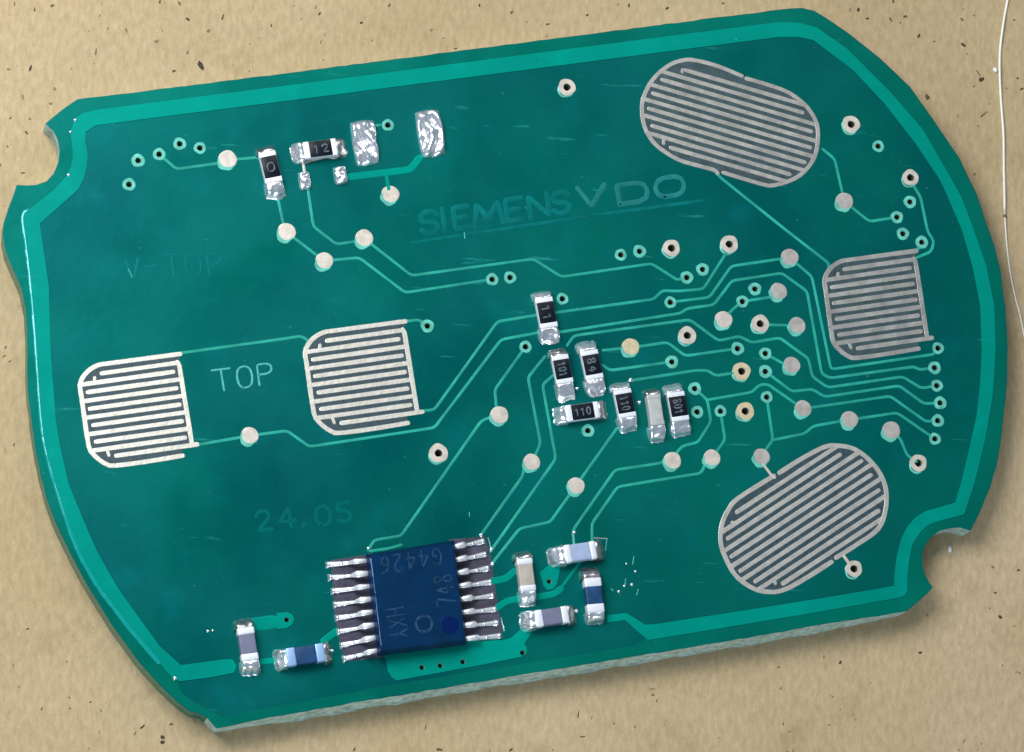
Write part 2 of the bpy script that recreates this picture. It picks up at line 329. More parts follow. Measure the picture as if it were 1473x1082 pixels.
# guard ring: wide copper band under the mask, round the rim
RO = [(400, 125), (250, 144), (141, 158), (120, 163), (108, 170), (101, 190), (104, 210), (105, 225), (102, 240), (95, 254), (77, 274), (40, 303), (33, 312),
      (37, 345), (43, 395), (51, 483), (56, 560), (61, 615), (68, 655), (86, 717), (111, 789), (140, 842), (165, 876), (200, 920), (228, 952), (250, 978), (260, 980), (300, 975), (336, 968)]
RI = [(340, 958), (335, 949), (327, 948), (260, 957), (230, 930), (200, 889), (172, 850), (160, 830), (140, 794), (124, 758), (98.5, 696), (86, 640), (80, 602), (73, 510), (70, 411), (57, 322),
      (100, 284), (112, 273), (120, 259), (125, 240), (126, 222), (123, 205), (123, 190), (138, 180.5), (250, 166), (400, 147)]
RO2 = [(800, 73), (1120, 32), (1150, 33), (1175, 40), (1218, 70), (1279, 131), (1327, 186), (1364, 250), (1383, 284), (1401, 332), (1419, 384), (1430, 440), (1432, 500), (1430, 540), (1427, 575), (1416, 637), (1401, 697), (1387, 740),
       (1346, 751), (1334, 756), (1324, 765), (1312, 784), (1307, 810), (1305, 832), (1305, 848), (1302, 856), (1293, 860), (1180, 880), (1060, 900), (932, 921), (913, 905), (899, 892), (874, 896)]
RI2 = [(873, 885), (901, 882), (928, 899), (942, 898), (1060, 880), (1180, 861), (1286, 843), (1287, 822), (1290, 800), (1296, 776), (1304, 759), (1316, 745), (1330, 736), (1374, 723), (1383, 692), (1395, 642), (1405, 597), (1410, 549), (1412, 504), (1410, 440), (1399, 384),
       (1384, 332), (1363, 283), (1352, 259), (1315, 204), (1272, 149), (1227, 101), (1170, 58), (1150, 53.5), (1120, 53.5), (800, 95)]
ring_loop = Q(RI[::-1] and (RO[::-1] + RO2 + RI2 + RI[::-1]))
fill('guard_ring', ring_loop, ZT - 0.01, ZT + 0.03, M['copper'], board)
# added glossy strip on the ring's outer edge, sloped to return the window glint
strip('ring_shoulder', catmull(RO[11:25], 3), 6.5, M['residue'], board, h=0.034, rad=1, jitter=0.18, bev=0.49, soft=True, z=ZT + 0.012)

# ------------------------------------------------------------------ traces
TW = 4.3
T = [
 [(229, 222), (254, 243.4), (313, 235)], [(341, 229), (372, 226.5)],
 [(399, 282), (407, 319), (412, 334)], [(412, 334), (466.6, 375.5)], [(443, 272), (451, 326), (484, 351.5), (511, 347.5), (523.8, 343)],
 [(523.8, 343), (592, 396.5), (767, 372.7), (808, 398.3), (937.5, 379.3), (974, 402.6), (988, 399.3)],
 [(466.6, 375.5), (516.6, 370.7), (583, 421), (708, 402)],
 [(259.5, 508), (400, 488.6), (433.6, 483.4), (444, 491)],
 [(284, 640), (359, 627), (413, 619.7), (445, 642.6), (625, 615.4), (721, 488.6), (772, 479)],
 [(604, 591.5), (625, 589.5), (715.7, 462.7), (774, 453)],
 [(580, 463), (602, 460), (610, 465)],
 [(800, 449.7), (940.5, 430.5), (953, 418), (975, 419), (1012, 415.8), (1046, 362)],
 [(964.3, 435), (1020.8, 427.8), (1052, 383), (1136, 370.6)],
 [(1136, 370.6), (1168, 398), (1195.5, 531.5), (1342, 510), (1349, 503)],
 [(798, 479), (979.5, 450.6), (988, 444), (1027, 438.6), (1053, 403.9), (1125, 393), (1161, 419), (1182, 537.6), (1194.3, 544), (1315, 527.6), (1323, 532), (1344, 529.2)],
 [(816, 497), (825.5, 483), (992.5, 460), (1033.8, 490.3), (1064, 483.8), (1081.6, 493), (1121.8, 486), (1163, 516), (1168.8, 542), (1191, 557.6), (1298.5, 542), (1326, 558.7), (1347, 555)],
 [(868, 504), (907, 500)], [(907, 500.5), (960, 492.5), (986, 512), (1061, 501.6)],
 [(868, 526), (877.4, 533), (966.5, 520.7)],
 [(1093.5, 467), (1146, 468.5)], [(1040.8, 460.4), (1053, 446), (1068, 433.8), (1119.6, 426)],
 [(1101, 508.6), (1138.8, 530)], [(1101, 534.5), (1139.6, 563.2), (1169, 560), (1186.5, 571), (1294, 555), (1329.6, 581), (1352, 579.7)],
 [(905, 548), (1001, 533), (1018.6, 533), (1029.5, 540.7), (1066, 535)],
 [(999.4, 559.2), (1017.6, 575.4), (1023, 606.4), (1004, 636.4), (981, 642), (967, 660)],
 [(1017.6, 575.4), (1082, 564.3), (1093, 553.2), (1105, 553), (1155, 588)],
 [(1155, 588.2), (1280.8, 570), (1331.8, 606.3), (1349, 605.2)],
 [(1036.5, 591.6), (1043, 633), (1026, 656)],
 [(1103, 571.4), (1112, 633), (1095.3, 655)], [(1112, 633), (1157.5, 624), (1170, 613), (1222, 604)],
 [(1222, 604), (1290.8, 594), (1345, 631.4)], [(1281.9, 619.6), (1295, 630.7), (1305, 655), (1318, 664)],
 [(967, 663), (940, 668), (885, 676), (830.8, 753.5), (824, 764), (826, 784)],
 [(1023.9, 659.2), (1014.3, 668.6), (1008.8, 680.8), (940, 691.8), (888.6, 700.4), (851.6, 753.5), (852, 780)],
 [(756, 499), (711.8, 561), (714, 585)], [(718, 597), (703, 601), (692, 606), (577, 771), (538.5, 777), (530, 791)],
 [(784, 513), (759.6, 543), (777.7, 638), (768, 660)], [(760, 668), (753.5, 676), (752, 685), (692, 769.7)],
 [(796, 540), (780.4, 553.6), (799.7, 660), (706, 793)],
 [(887, 617), (828.5, 699.3)], [(828.5, 699.3), (791.6, 751), (747.7, 760.4), (707, 812)],
 [(1184, 215), (1200.8, 228.8), (1214, 287)], [(1214.6, 289.8), (1251, 318.8), (1290.3, 312.5)],
 [(1311, 262), (1324.4, 283.7), (1334.5, 333), (1343.6, 347), (1339.7, 362), (1318, 371)], [(1326, 348.6), (1329, 355), (1310, 362)],
 [(1030, 247), (1036.4, 255.5), (1130, 330.5), (1193.4, 379.7), (1190, 392)],
 [(546, 180), (530, 182)], [(577, 784), (560, 789), (533, 793)],
]
def at_hole(p):
    return any(math.dist(p, v) < 3.0 for v in VIAS) or any(math.dist(p, v[:2]) < 3.5 for v in HOLEPADS)
def split(t):
    """cut a trace where it meets a drilled hole so that it ends on the ring"""
    out = []; cur = [t[0]]
    for i, p in enumerate(t[1:], 1):
        cur.append(p)
        if at_hole(p) and i < len(t) - 1: out.append(cur); cur = [p]
    out.append(cur); res_ = []
    for c in out:
        c = [Vector(p) for p in c]
        if at_hole(c[0]): c[0] = c[0] + (c[1] - c[0]).normalized() * 8.0
        if at_hole(c[-1]): c[-1] = c[-1] + (c[-2] - c[-1]).normalized() * 8.0
        res_.append([tuple(p) for p in c])
    return res_
T = [c for t in T for c in split(t)]
for i, t in enumerate(T): strip('trace', t, TW, M['trace'], board, h=0.013 + 0.0012 * (i % 7), bev=0.18)
for t, w in (([(500, 255), (591, 244), (603, 228)], 11), ([(556.4, 255), (559, 272)], 5.5), ([(708, 836), (727, 833), (740, 822)], 10), ([(716, 874), (728, 865), (748, 861)], 9.5),
             ([(768, 860), (797, 855), (806, 848)], 10), ([(803, 852), (831, 813), (838, 803)], 4.5), ([(376, 952), (400, 949.6)], 9), ([(466, 922), (484, 908)], 10),
             ([(362, 899), (392, 894.8)], 20)):
    strip('wide_trace', t, w, M['copper'], board, h=0.030 + 0.004 * random.random(), rad=6, jitter=0.02, bev=0.12)
for t, w in (([(440, 234), (449, 231), (471, 226), (479, 228), (496, 225.4), (499, 219)], 2.6), ([(436, 234), (438.5, 249)], 4.5)):
    strip('bare_trace', t, w, M['pad'], board, h=0.04, rad=3)
# copper pours
fill('copper_pour', Q([(545, 938), (660, 922), (722, 921), (735, 918), (748, 906), (764, 900), (768, 906), (754, 926), (758, 932), (757, 940), (750, 945), (690, 957), (571, 979), (564, 975), (558, 966), (555, 948)]),
     ZT - 0.01, ZT + 0.03, M['copper'], board, [circ(P(x, y), RQ, 12) for x, y in POURHOLES[:4]])
fill('copper_pour', Q([(776, 824), (790, 812), (806, 816), (804, 826), (801, 840), (796, 847), (788, 849), (782, 843)]), ZT - 0.01, ZT + 0.03, M['copper'], board, [circ(P(790, 836.3), RQ, 12)])
fill('copper_pour', Q([(398, 882), (413, 880.5), (420, 884), (423, 891), (420, 899), (412, 904), (398, 905)]), ZT - 0.012, ZT + 0.036, M['copper'], board, [circ(P(412.4, 891.4), RQ, 12)])

# ------------------------------------------------------------------ vias, plated holes, test pads
for x, y in VIAS:
    c = P(x, y); bm = bmesh.new(); R = PX(9.4) * random.uniform(0.95, 1.06)
    c2 = c + Vector((random.uniform(-1, 1), random.uniform(-1, 1), 0)) * 0.02
    rings = lathe(bm, [(R, -0.003), (R - 0.015, 0.020), (RV + 0.02, 0.022), (RV + 0.004, 0.005), (RV, -0.10), (RV, -1.4)], c, 20, [0, 0, 0, 1, 1], 0.035, ZT, False)
    o = bm_obj('via', bm, [M['via'], M['barrel']], board)
for x, y, r in HOLEPADS:
    c = P(x, y); bm = bmesh.new(); R = PX(r)
    lathe(bm, [(R, -0.003), (R - 0.012, 0.022), (RH + 0.02, 0.024), (RH + 0.004, 0.0), (RH, -0.12), (RH - 0.01, -1.4)], c, 24, [0, 0, 1, 1, 1], 0.035, ZT, False)
    o = bm_obj('plated_hole', bm, [M['pad'] if y < 500 or y > 600 else M['gold'], M['barrel']], board)
    g = bmesh.new(); lathe(g, [(R * 0.95, -0.003), (R * 0.92, 0.014), (PX(9.5), 0.014)], P(x - 2, y + 3.5), 20, None, 0.04, ZT)
    bm_obj('land', g, M['via'], o)
def test_pad(x, y, r, m):
    c = P(x, y); bm = bmesh.new(); R = PX(r)
    rg = lathe(bm, [(R, -0.003), (R - 0.010, 0.018), (R - 0.06, 0.022), (R * 0.5, 0.024)], c, 26, None, 0.018, ZT, False)
    bm.faces.new(rg[-1][::-1])
    o = bm_obj('test_pad', bm, m, board)
    g = bmesh.new(); rg = lathe(g, [(R * 0.93, -0.003), (R * 0.88, 0.022)], P(x - 2.2, y + 4), 20, None, 0.05, ZT); g.faces.new(rg[-1][::-1])
    bm_obj('land', g, M['via'], o)
for x, y in PADS: test_pad(x, y, random.uniform(12.6, 13.8), M['padgrey'] if x > 1080 else M['pad'])
test_pad(907, 499.5, 13.2, M['gold'])

# ------------------------------------------------------------------ comb-shaped key contacts
def regular(fingers):
    """same direction and even pitch for all fingers of a contact"""
    d = sum(((Vector(b) - Vector(a)) for a, b in fingers), Vector((0, 0))).normalized(); nn = Vector((-d.y, d.x))
    offs = [((Vector(a) + Vector(b)) / 2).dot(nn) for a, b in fingers]; k = len(offs)
    mi, mo = (k - 1) / 2, sum(offs) / k
    sl = sum((i - mi) * (o - mo) for i, o in enumerate(offs)) / sum((i - mi) ** 2 for i in range(k))
    out = []
    for i, (a, b) in enumerate(fingers):
        o = mo + sl * (i - mi); out.append([d * Vector(a).dot(d) + nn * o, d * Vector(b).dot(d) + nn * o])
    return out
def to_frame(end, d, frame):
    best = None; nn = Vector((-d.y, d.x))
    for a, b in zip(frame, frame[1:]):
        a, b = Vector(a), Vector(b); sa, sb = (a - end).dot(nn), (b - end).dot(nn)
        if sa * sb <= 0 and sa != sb:
            p = a.lerp(b, sa / (sa - sb)); t = (p - end).dot(d)
            if abs(t) < 30 and (best is None or abs(t) < abs(best)): best = t
    return end + d * (best if best is not None else 0)
def key_contact(window, frames, fingers, ticks, wf, wn, m='comb', gap='slate'):
    fingers = regular(fingers); left, right = frames
    for i, f in enumerate(fingers):
        d = (f[1] - f[0]).normalized()
        if i % 2: f[0] = to_frame(f[0], d, left)
        else: f[1] = to_frame(f[1], d, right)
    o = fill('key_contact', Q(window), ZT - 0.01, ZT + 0.006, M[gap], board)
    for f in frames:
        pts = Q(f); bm_obj('contact_frame', ribbon_bm(pts, PX(wf), 0.021, ZT, 0.07, 0.05), M[m], o)
    for f in fingers:
        pts = Q(f); bm_obj('contact_finger', ribbon_bm(pts, PX(wn), 0.019, ZT, 0.07, 0.07), M[m], o)
    for f in ticks:
        bm_obj('contact_tick', ribbon_bm(Q(f), PX(5), 0.017, ZT, 0.1, 0.05), M[m], o)
    return o
def square_key(conv, m='comb', gap='slate'):
    g = lambda pts: [conv(x, y) for x, y in pts]
    left = g(catmull([(905, 82), (600, 122), (330, 158), (240, 172), (165, 212), (108, 275), (86, 345), (98, 430), (120, 590), (145, 760), (168, 865), (228, 935), (300, 983), (372, 996), (620, 965), (925, 915)], 4))
    right = g([(885, 152), (900, 180), (1000, 800), (1008, 826)])
    f = [[(268, 240), (890, 154)], [(110, 328), (848, 228)], [(155, 395), (905, 292)], [(120, 468), (875, 366)], [(172, 530), (925, 424)], [(140, 604), (900, 498)],
         [(200, 665), (945, 558)], [(165, 741), (920, 632)], [(222, 805), (965, 694)], [(185, 868), (945, 768)], [(388, 918), (1045, 822)]]
    win = g([(905, 95), (600, 135), (330, 170), (240, 185), (170, 225), (118, 280), (95, 345), (150, 760), (172, 860), (230, 928), (300, 975), (372, 990), (925, 905), (920, 840), (1000, 815), (888, 165)])
    return key_contact(win, [left, right], [g(x) for x in f], [g([(205, 308), (207, 278)]), g([(312, 882), (322, 910)])], 7.0, 6.9, m, gap)
sA = 5.695
square_key(lambda x, y: (100 + x / sA, 495 + y / sA))
square_key(lambda x, y: (424 + x / sA, 448 + y / sA))
def convC(x, y):
    px, py = 100 + x / sA - 257.2, 495 + y / sA - 521.3
    # split in row / column directions of the first contact and re-map
    a = (px * 118.6 - py * 20.1) / (132.6 * 118.6 + 18.4 * 20.1)
    b = (px * 18.4 + py * 132.6) / (20.1 * 18.4 + 118.6 * 132.6)
    return (1316.4 + a * 121.5 + b * 18.3, 372.5 - a * 17.2 + b * 114)
square_key(convC, 'worn', 'slategrey')
eE = lambda pts: [(1000 + x / 4.16, 620 + y / 4.16) for x, y in pts]
eRight = eE(catmull([(505, 250), (640, 165), (770, 98), (850, 88), (950, 108), (1040, 172), (1110, 262), (1143, 360), (1138, 480), (1092, 590), (960, 685), (845, 758)], 4))
eLeft = eE(catmull([(815, 785), (640, 895), (520, 955), (420, 962), (330, 933), (238, 860), (178, 750), (152, 660), (160, 560), (200, 470), (262, 400), (470, 270)], 4))
fE = [[(258, 495), (800, 118)], [(185, 578), (868, 150)], [(202, 650), (935, 150)], [(180, 702), (998, 188)], [(218, 750), (1040, 212)], [(225, 805), (1045, 258)],
      [(272, 835), (1098, 300)], [(300, 880), (1092, 350)], [(362, 900), (1130, 402)], [(415, 940), (1088, 468)], [(522, 905), (1110, 545)]]
key_contact(eRight + eLeft, [eLeft, eRight], [eE(f) for f in fE], [eE([(222, 572), (224, 548)]), eE([(473, 888), (480, 912)])], 7.0, 6.7, 'worn2')
strip('bare_trace', [(1098, 668), (1110, 684), (1114, 687)], 4.5, M['pad'], board)
strip('bare_trace', [(1214, 800), (1222, 811)], 5, M['pad'], board)
dD = lambda pts: [(880 + x / 4.0917, 60 + y / 4.0917) for x, y in pts]
dLeft = dD(catmull([(765, 202), (620, 143), (500, 112), (430, 108), (340, 138), (245, 220), (190, 320), (178, 400), (193, 500), (242, 588), (310, 647), (400, 698), (520, 733), (600, 755), (622, 775)], 4))
dRight = dD(catmull([(795, 218), (900, 248), (1020, 290), (1100, 340), (1165, 405), (1208, 490), (1212, 600), (1188, 690), (1130, 768), (1050, 818), (950, 846), (880, 838), (660, 772)], 4))
fD = [[(440, 172), (1135, 378)], [(320, 190), (1120, 422)], [(302, 218), (1190, 482)], [(242, 258), (1172, 528)], [(248, 298), (1205, 578)], [(215, 345), (1165, 628)],
      [(222, 395), (1180, 675)], [(212, 440), (1135, 708)], [(242, 495), (1112, 748)], [(250, 555), (1045, 778)], [(350, 627), (1000, 822)]]
key_contact(dRight + dLeft[::-1], [dLeft, dRight], [dD(f) for f in fD], [dD([(305, 578), (305, 600)]), dD([(415, 178), (418, 165)])], 6.4, 6.6, 'worn', 'slategrey')

# ------------------------------------------------------------------ lettering in copper and print
G = {'S': [[(.95, .85), (.7, 1), (.3, 1), (.05, .85), (.05, .62), (.3, .52), (.7, .48), (.95, .36), (.95, .15), (.7, 0), (.3, 0), (.05, .15)]],
     'I': [[(.5, 0), (.5, 1)]], 'E': [[(.95, 0), (.1, 0), (.1, 1), (.95, 1)], [(.1, .5), (.8, .5)]],
     'M': [[(0, 0), (.12, 1), (.5, .25), (.88, 1), (1, 0)]], 'N': [[(.05, 0), (.05, 1), (.95, 0), (.95, 1)]],
     'V': [[(0, 1), (.5, 0), (1, 1)]], 'D': [[(0, 0), (0, 1), (.65, 1), (.92, .85), (1, .5), (.92, .15), (.65, 0), (0, 0)]],
     'O': [[(.3, 0), (.08, .15), (0, .5), (.08, .85), (.3, 1), (.7, 1), (.92, .85), (1, .5), (.92, .15), (.7, 0), (.3, 0)]],
     'T': [[(0, 1), (1, 1)], [(.5, 1), (.5, 0)]], 'P': [[(0, 0), (0, 1), (.65, 1), (.95, .88), (.95, .62), (.65, .5), (0, .5)]],
     '-': [[(.05, .5), (.95, .5)]], '.': [[(.45, 0), (.55, .04)]],
     '0': [[(.3, 0), (.05, .25), (.05, .75), (.3, 1), (.7, 1), (.95, .75), (.95, .25), (.7, 0), (.3, 0)]],
     '1': [[(.15, .78), (.55, 1), (.55, 0)]],
     '2': [[(.05, .8), (.25, 1), (.7, 1), (.95, .8), (.9, .58), (.05, 0), (1, 0)]],
     '3': [[(.05, .9), (.4, 1), (.9, .85), (.85, .6), (.45, .52), (.9, .42), (.95, .15), (.5, 0), (.05, .1)]],
     '4': [[(.75, 0), (.75, 1), (0, .32), (1, .32)]],
     '5': [[(.95, 1), (.15, 1), (.08, .58), (.6, .62), (.95, .4), (.9, .12), (.5, 0), (.05, .1)]],
     '6': [[(.9, .95), (.4, .9), (.08, .5), (.1, .15), (.45, 0), (.9, .15), (.9, .42), (.5, .55), (.1, .4)]],
     '7': [[(.0, 1), (1, 1), (.35, 0)]], '8': [[(.5, .52), (.1, .7), (.15, .95), (.5, 1), (.85, .95), (.9, .7), (.5, .52), (.05, .3), (.1, .05), (.5, 0), (.9, .05), (.95, .3), (.5, .52)]],
     'G': [[(.95, .85), (.6, 1), (.2, .92), (.02, .5), (.2, .08), (.6, 0), (.95, .15), (.95, .45), (.6, .45)]],
     'X': [[(0, 0), (1, 1)], [(0, 1), (1, 0)]], 'Y': [[(.5, 0), (.5, .5), (0, 1)], [(.5, .5), (1, 1)]], 'H': [[(.05, 0), (.05, 1)], [(.95, 0), (.95, 1)], [(.05, .5), (.95, .5)]]}
def letter(ch, org, u, v, wpx, m, parent, z=ZT, h=0.028, jit=0.12, bev=0.25):
    bm = bmesh.new()
    for k, s in enumerate(G[ch]):
        pts = [(org[0] + u[0] * a + v[0] * b, org[1] + u[1] * a + v[1] * b) for a, b in s]
        pts = [P(x, y, z).to_2d() for x, y in fillet(pts, 3)]
        ribbon_bm(pts, PX(wpx), h + 0.0008 * k, z, bev, jit, True, bm)
    return bm_obj('letter', bm, m, parent)
ul = strip('lettering', [(594, 349), (700, 333), (860, 309), (1009, 289)], 5.2, M['ghost'], board, h=0.008, jitter=0.15)
x0 = 608
for i, (ch, lx, lw) in enumerate((('S', 607, 25), ('I', 632, 16), ('E', 653, 23), ('M', 684, 40), ('E', 728, 25), ('N', 762, 30), ('S', 797, 24))):
    by = 336.5 - (lx - 607) * 0.149
    letter(ch, (lx, by), (lw, -lw * .149), (-4, -30), 8.6, M['ghost'], ul, h=0.0035, bev=0.4)
for ch, pl in (('V', ((832, 299), (38, -5), (-1, -28))), ('D', ((892, 294), (42, -6), (-5, -27))), ('O', ((944, 285), (42, -6), (-3, -27)))):
    letter(ch, *pl, 7.6, M['paleghost'], ul, h=0.005, bev=0.35)
for ch, pl in (('T', ((310, 563), (25, -3), (-5, -30))), ('O', ((343, 559), (22, -3), (-4, -30))), ('P', ((373.5, 554), (21, -3), (-4, -29)))):
    letter(ch, *pl, 3.4, M['print'], board, h=0.035)
for ch, pl in (('V', ((184, 402), (19, -3), (-4, -27))), ('-', ((212, 398), (17, -3), (-4, -27))), ('T', ((240, 396), (22, -3), (-4, -28))), ('O', ((270, 397), (22, -3), (-4, -29))), ('P', ((302, 395), (20, -3), (-4, -28)))):
    letter(ch, *pl, 4.4, M['ghost2'], board, h=0.002, bev=0.4)
for ch, pl in (('2', ((371, 764), (20, -3), (-4, -27))), ('4', ((403, 760), (22, -3), (-4, -27))), ('.', ((434, 756), (8, -1), (-4, -27))), ('0', ((456, 757), (22, -3), (-4, -27))), ('5', ((487, 752), (20, -3), (-4, -27)))):
    letter(ch, *pl, 6.4, M['ghost2'], board, h=0.0015, bev=0.4)

# ------------------------------------------------------------------ solder
def solder(name, corners, hfun, parent, m, seed=0, nu=18, nv=14, lump=0.05, z=ZT, freq=4.0):
    """irregular solder: a rounded quad footprint (plan px) raised by hfun(u, v)"""
    a, b, c, d = [P(x, y, z) for x, y in corners]     # a->b along v at u=0, d->c at u=1
    bm = bmesh.new(); grid = []
    for i in range(nu + 1):
        row = []
        for j in range(nv + 1):
            u, v = i / nu, j / nv
            # squircle the border
            U, V = 2 * u - 1, 2 * v - 1
            k = 0.16
            u2 = 0.5 + 0.5 * U * math.sqrt(max(0, 1 - k * V * V)); v2 = 0.5 + 0.5 * V * math.sqrt(max(0, 1 - k * U * U))
            p = a.lerp(b, v2).lerp(d.lerp(c, v2), u2)
            e = min(1.0, (1 - abs(U)) * 3.2 + 0.0) if hfun.__name__ != 'fil' else min(1.0, (1 - u) * 3.0)
            e2 = min(1.0, (1 - abs(V)) * 3.2)
            edge = math.sqrt(max(0, 1 - (1 - e) ** 2)) * math.sqrt(max(0, 1 - (1 - e2) ** 2))
            nzv = noise.noise(Vector((p.x * freq + seed * 7.1, p.y * freq, seed))) + 0.3 * noise.noise(Vector((p.x * freq * 2.3, p.y * freq * 2.3 + seed * 3.3, seed)))
            hh = (hfun(u, v) + lump * nzv) * edge
            row.append(bm.verts.new((p.x + 0.02 * nzv, p.y, z - 0.004 + max(0.0, hh))))
        grid.append(row)
    for i in range(nu):
        for j in range(nv):
            bm.faces.new((grid[i][j], grid[i][j + 1], grid[i + 1][j + 1], grid[i + 1][j])).smooth = True
    bl = [bm.verts.new((v.co.x, v.co.y, z - 0.02)) for v in (grid[0][0], grid[0][nv], grid[nu][nv], grid[nu][0])]
    return bm_obj(name, bm, m, parent)
def dome(hh):
    def dm(u, v): return hh * (1 - 0.35 * (2 * v - 1) ** 2)
    return dm
def ridge(hh, seed):
    def rd(u, v): return hh * (0.55 + 0.5 * math.sin(6 * v + 1.5 * math.sin(4 * u + seed)) ** 2)
    return rd
solder('solder_pad', [(502, 175), (539, 171), (548, 236), (512, 241)], ridge(0.34, 1.0), board, M['solder'], 1, 30, 22, 0.16, freq=1.9)
solder('solder_pad', [(595, 160), (633, 156), (643, 223), (606, 229)], ridge(0.34, 2.6), board, M['solder'], 2, 30, 22, 0.16, freq=1.8)
solder('solder_pad', [(428, 248), (445, 246), (449, 272), (431, 275)], dome(0.26), board, M['solder'], 3, 18, 14, 0.09)
solder('solder_pad', [(478, 241), (497, 238), (502, 264), (482, 267)], dome(0.28), board, M['solder'], 4, 18, 14, 0.09)

def rbox(sx, sy, sz, bev, bm=None, off=Vector((0, 0, 0)), seg=2):
    b = bmesh.new(); bmesh.ops.create_cube(b, size=1.0)
    for v in b.verts: v.co = Vector((v.co.x * sx, v.co.y * sy, v.co.z * sz)) + off
    if bev: bmesh.ops.bevel(b, geom=b.edges[:], offset=bev, segments=seg, profile=0.6, affect='EDGES')
    return b
def placed(name, b, Mx, m, parent, smooth=True):
    b.transform(Mx); return bm_obj(name, b, m, parent, smooth)

def chip(name, e0, e1, w, hgt, ext, kind, marks='', glow=(1, 1), seed=0, term=0.2, bodym=None, termm='term'):
    """two-terminal chip part; e0, e1: ends of the top face in plan px; w: width px; ext: solder run-out px at both ends"""
    zt = ZT + hgt + 0.03
    a, b = P(*e0, zt), P(*e1, zt)
    L = (b - a).length; d = (b - a) / L; w = PX(w)
    yaw = math.atan2(d.y, d.x); mid = (a + b) / 2
    X = Matrix.Translation((mid.x, mid.y, ZT + 0.03)) @ Matrix.Rotation(yaw + random.uniform(-.02, .02), 4, 'Z')
    off = Vector((0, 0, hgt / 2))
    tl = L * term
    if kind == 'resistor':
        o = placed(name, rbox(L - 0.04, w - 0.03, hgt - 0.03, 0.02, off=Vector((0, 0, hgt / 2 - 0.012))), X, M['ceramic'], board)
        placed('glaze', rbox(L - tl * 1.7, w - 0.055, 0.03, 0.012, off=Vector((0, 0, hgt - 0.008))), X, M['rcoat'], o)
        tb = 0.035
    else:
        o = placed(name, rbox(L - 0.05, w - 0.035, hgt - 0.02, 0.07, off=Vector((0, 0, hgt / 2 - 0.008)), seg=3), X, M[bodym], board)
        tb = 0.075
    for s in (-1, 1):
        placed('terminal', rbox(tl, w, hgt, tb, off=Vector((s * (L / 2 - tl / 2), 0, hgt / 2)), seg=3), X, M[termm], o)
    Xi = X
    for s, e, g in ((-1, ext[0], glow[0]), (1, ext[1], glow[1])):
        e = PX(e)
        b2 = bmesh.new(); nu, nv = 16, 14; grid = []
        sd = seed * 3.7 + s
        for i in range(nu + 1):
            row = []
            u = i / nu
            for j in range(nv + 1):
                V = 2 * j / nv - 1
                ww = w * (0.60 + 0.03 * math.sin(4 * u + sd)) * math.sqrt(max(0.02, 1 - max(0, (u - 0.62) / 0.38) ** 2 * 0.62))
                x = s * (L / 2 - 0.05 + (e + 0.05) * u); y = V * ww
                q = Vector((x * 2.9 + sd * 5, y * 2.9, sd)); nz = noise.noise(q) + 0.25 * noise.noise(q * 2.3)
                hh = hgt * (0.86 * (1 - u) ** 1.7 + 0.50 * math.sin(math.pi * min(1, u * 1.05)) ** 0.8) + 0.15 * nz * (0.3 + u)
                e2 = min(1, (1 - abs(V)) * 3.0); eu = min(1, (1 - u) * 3.2)
                hh = max(0, hh) * math.sqrt(1 - (1 - e2) ** 2) * math.sqrt(max(0, 1 - (1 - eu) ** 2))
                row.append(b2.verts.new((x, y + 0.015 * nz, hh - 0.034)))
            grid.append(row)
        for i in range(nu):
            for j in range(nv): b2.faces.new((grid[i][j], grid[i][j + 1], grid[i + 1][j + 1], grid[i + 1][j])).smooth = True
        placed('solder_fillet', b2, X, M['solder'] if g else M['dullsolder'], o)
    if marks:
        # printed digits run along the part's width or length
        for ch, org, u, v in marks: letter(ch, org, u, v, 2.2, M['rmark'], o, z=zt + 0.006, h=0.006, jit=0.3)
    return o
def digits(txt, e0, e1, w, across=True):
    """strokes for printed digits on the part, stacked along its length (turned) or reading along it"""
    ax, ay = e1[0] - e0[0], e1[1] - e0[1]; L = math.hypot(ax, ay); ax /= L; ay /= L
    nx, ny = ay, -ax
    out = []; k = len(txt); cx, cy = (e0[0] + e1[0]) / 2, (e0[1] + e1[1]) / 2
    step = L * 0.54 / max(k, 1); gw = min(step * 0.66, 9); gh = w * 0.42
    for i, ch in enumerate(txt):
        t = (i - (k - 1) / 2) * step
        bx, by = cx + ax * (t - gw / 2) - nx * gh / 2, cy + ay * (t - gw / 2) - ny * gh / 2
        out.append((ch, (bx, by), (ax * gw, ay * gw), (nx * gh, ny * gh)))
    return out
def res(e0, e1, w, ext, txt, seed, glow=(1, 1), hgt=0.42):
    mk = digits(txt, e0, e1, w) if txt else ''
    return chip('resistor', e0, e1, w, hgt, ext, 'resistor', mk, glow, seed, term=0.18)
r1 = res((384, 218), (394.5, 262), 25, (11, 24), '', 1, (0, 1))
letter('0', (385, 247), (11, -1.4), (-1.6, -12.5), 2.4, M['rmark'], r1, z=ZT + 0.456, h=0.006)
res((438, 216.5), (484.5, 210.5), 25, (19, 15), '12', 2, (1, 0))
res((782, 428), (790.5, 471), 26, (12, 23), '11', 3)
res((805.5, 511), (813, 551), 25, (13, 26), '101', 4, (0, 1))
res((847.5, 504), (856, 545), 26, (17, 24), '84', 5)
res((815.5, 595), (861.5, 588.5), 24, (19, 15), '110', 6, (1, 0))
res((895.5, 560), (903, 600), 26, (13, 21), '110', 7)
res((971.5, 564), (980, 605), 26, (15, 23), '801', 8)
chip('capacitor', (754.5, 803), (760.5, 850), 23, 0.62, (13, 21), 'cap', '', (0, 1), 9, 0.19, 'tan')
chip('capacitor', (940, 567), (947, 612), 21, 0.62, (12, 23), 'cap', '', (0, 1), 10, 0.17, 'greytan', 'greytan')
chip('capacitor', (813, 796.5), (858, 790.5), 26, 0.60, (23, 15), 'cap', '', (1, 0), 11, 0.2, 'pale')
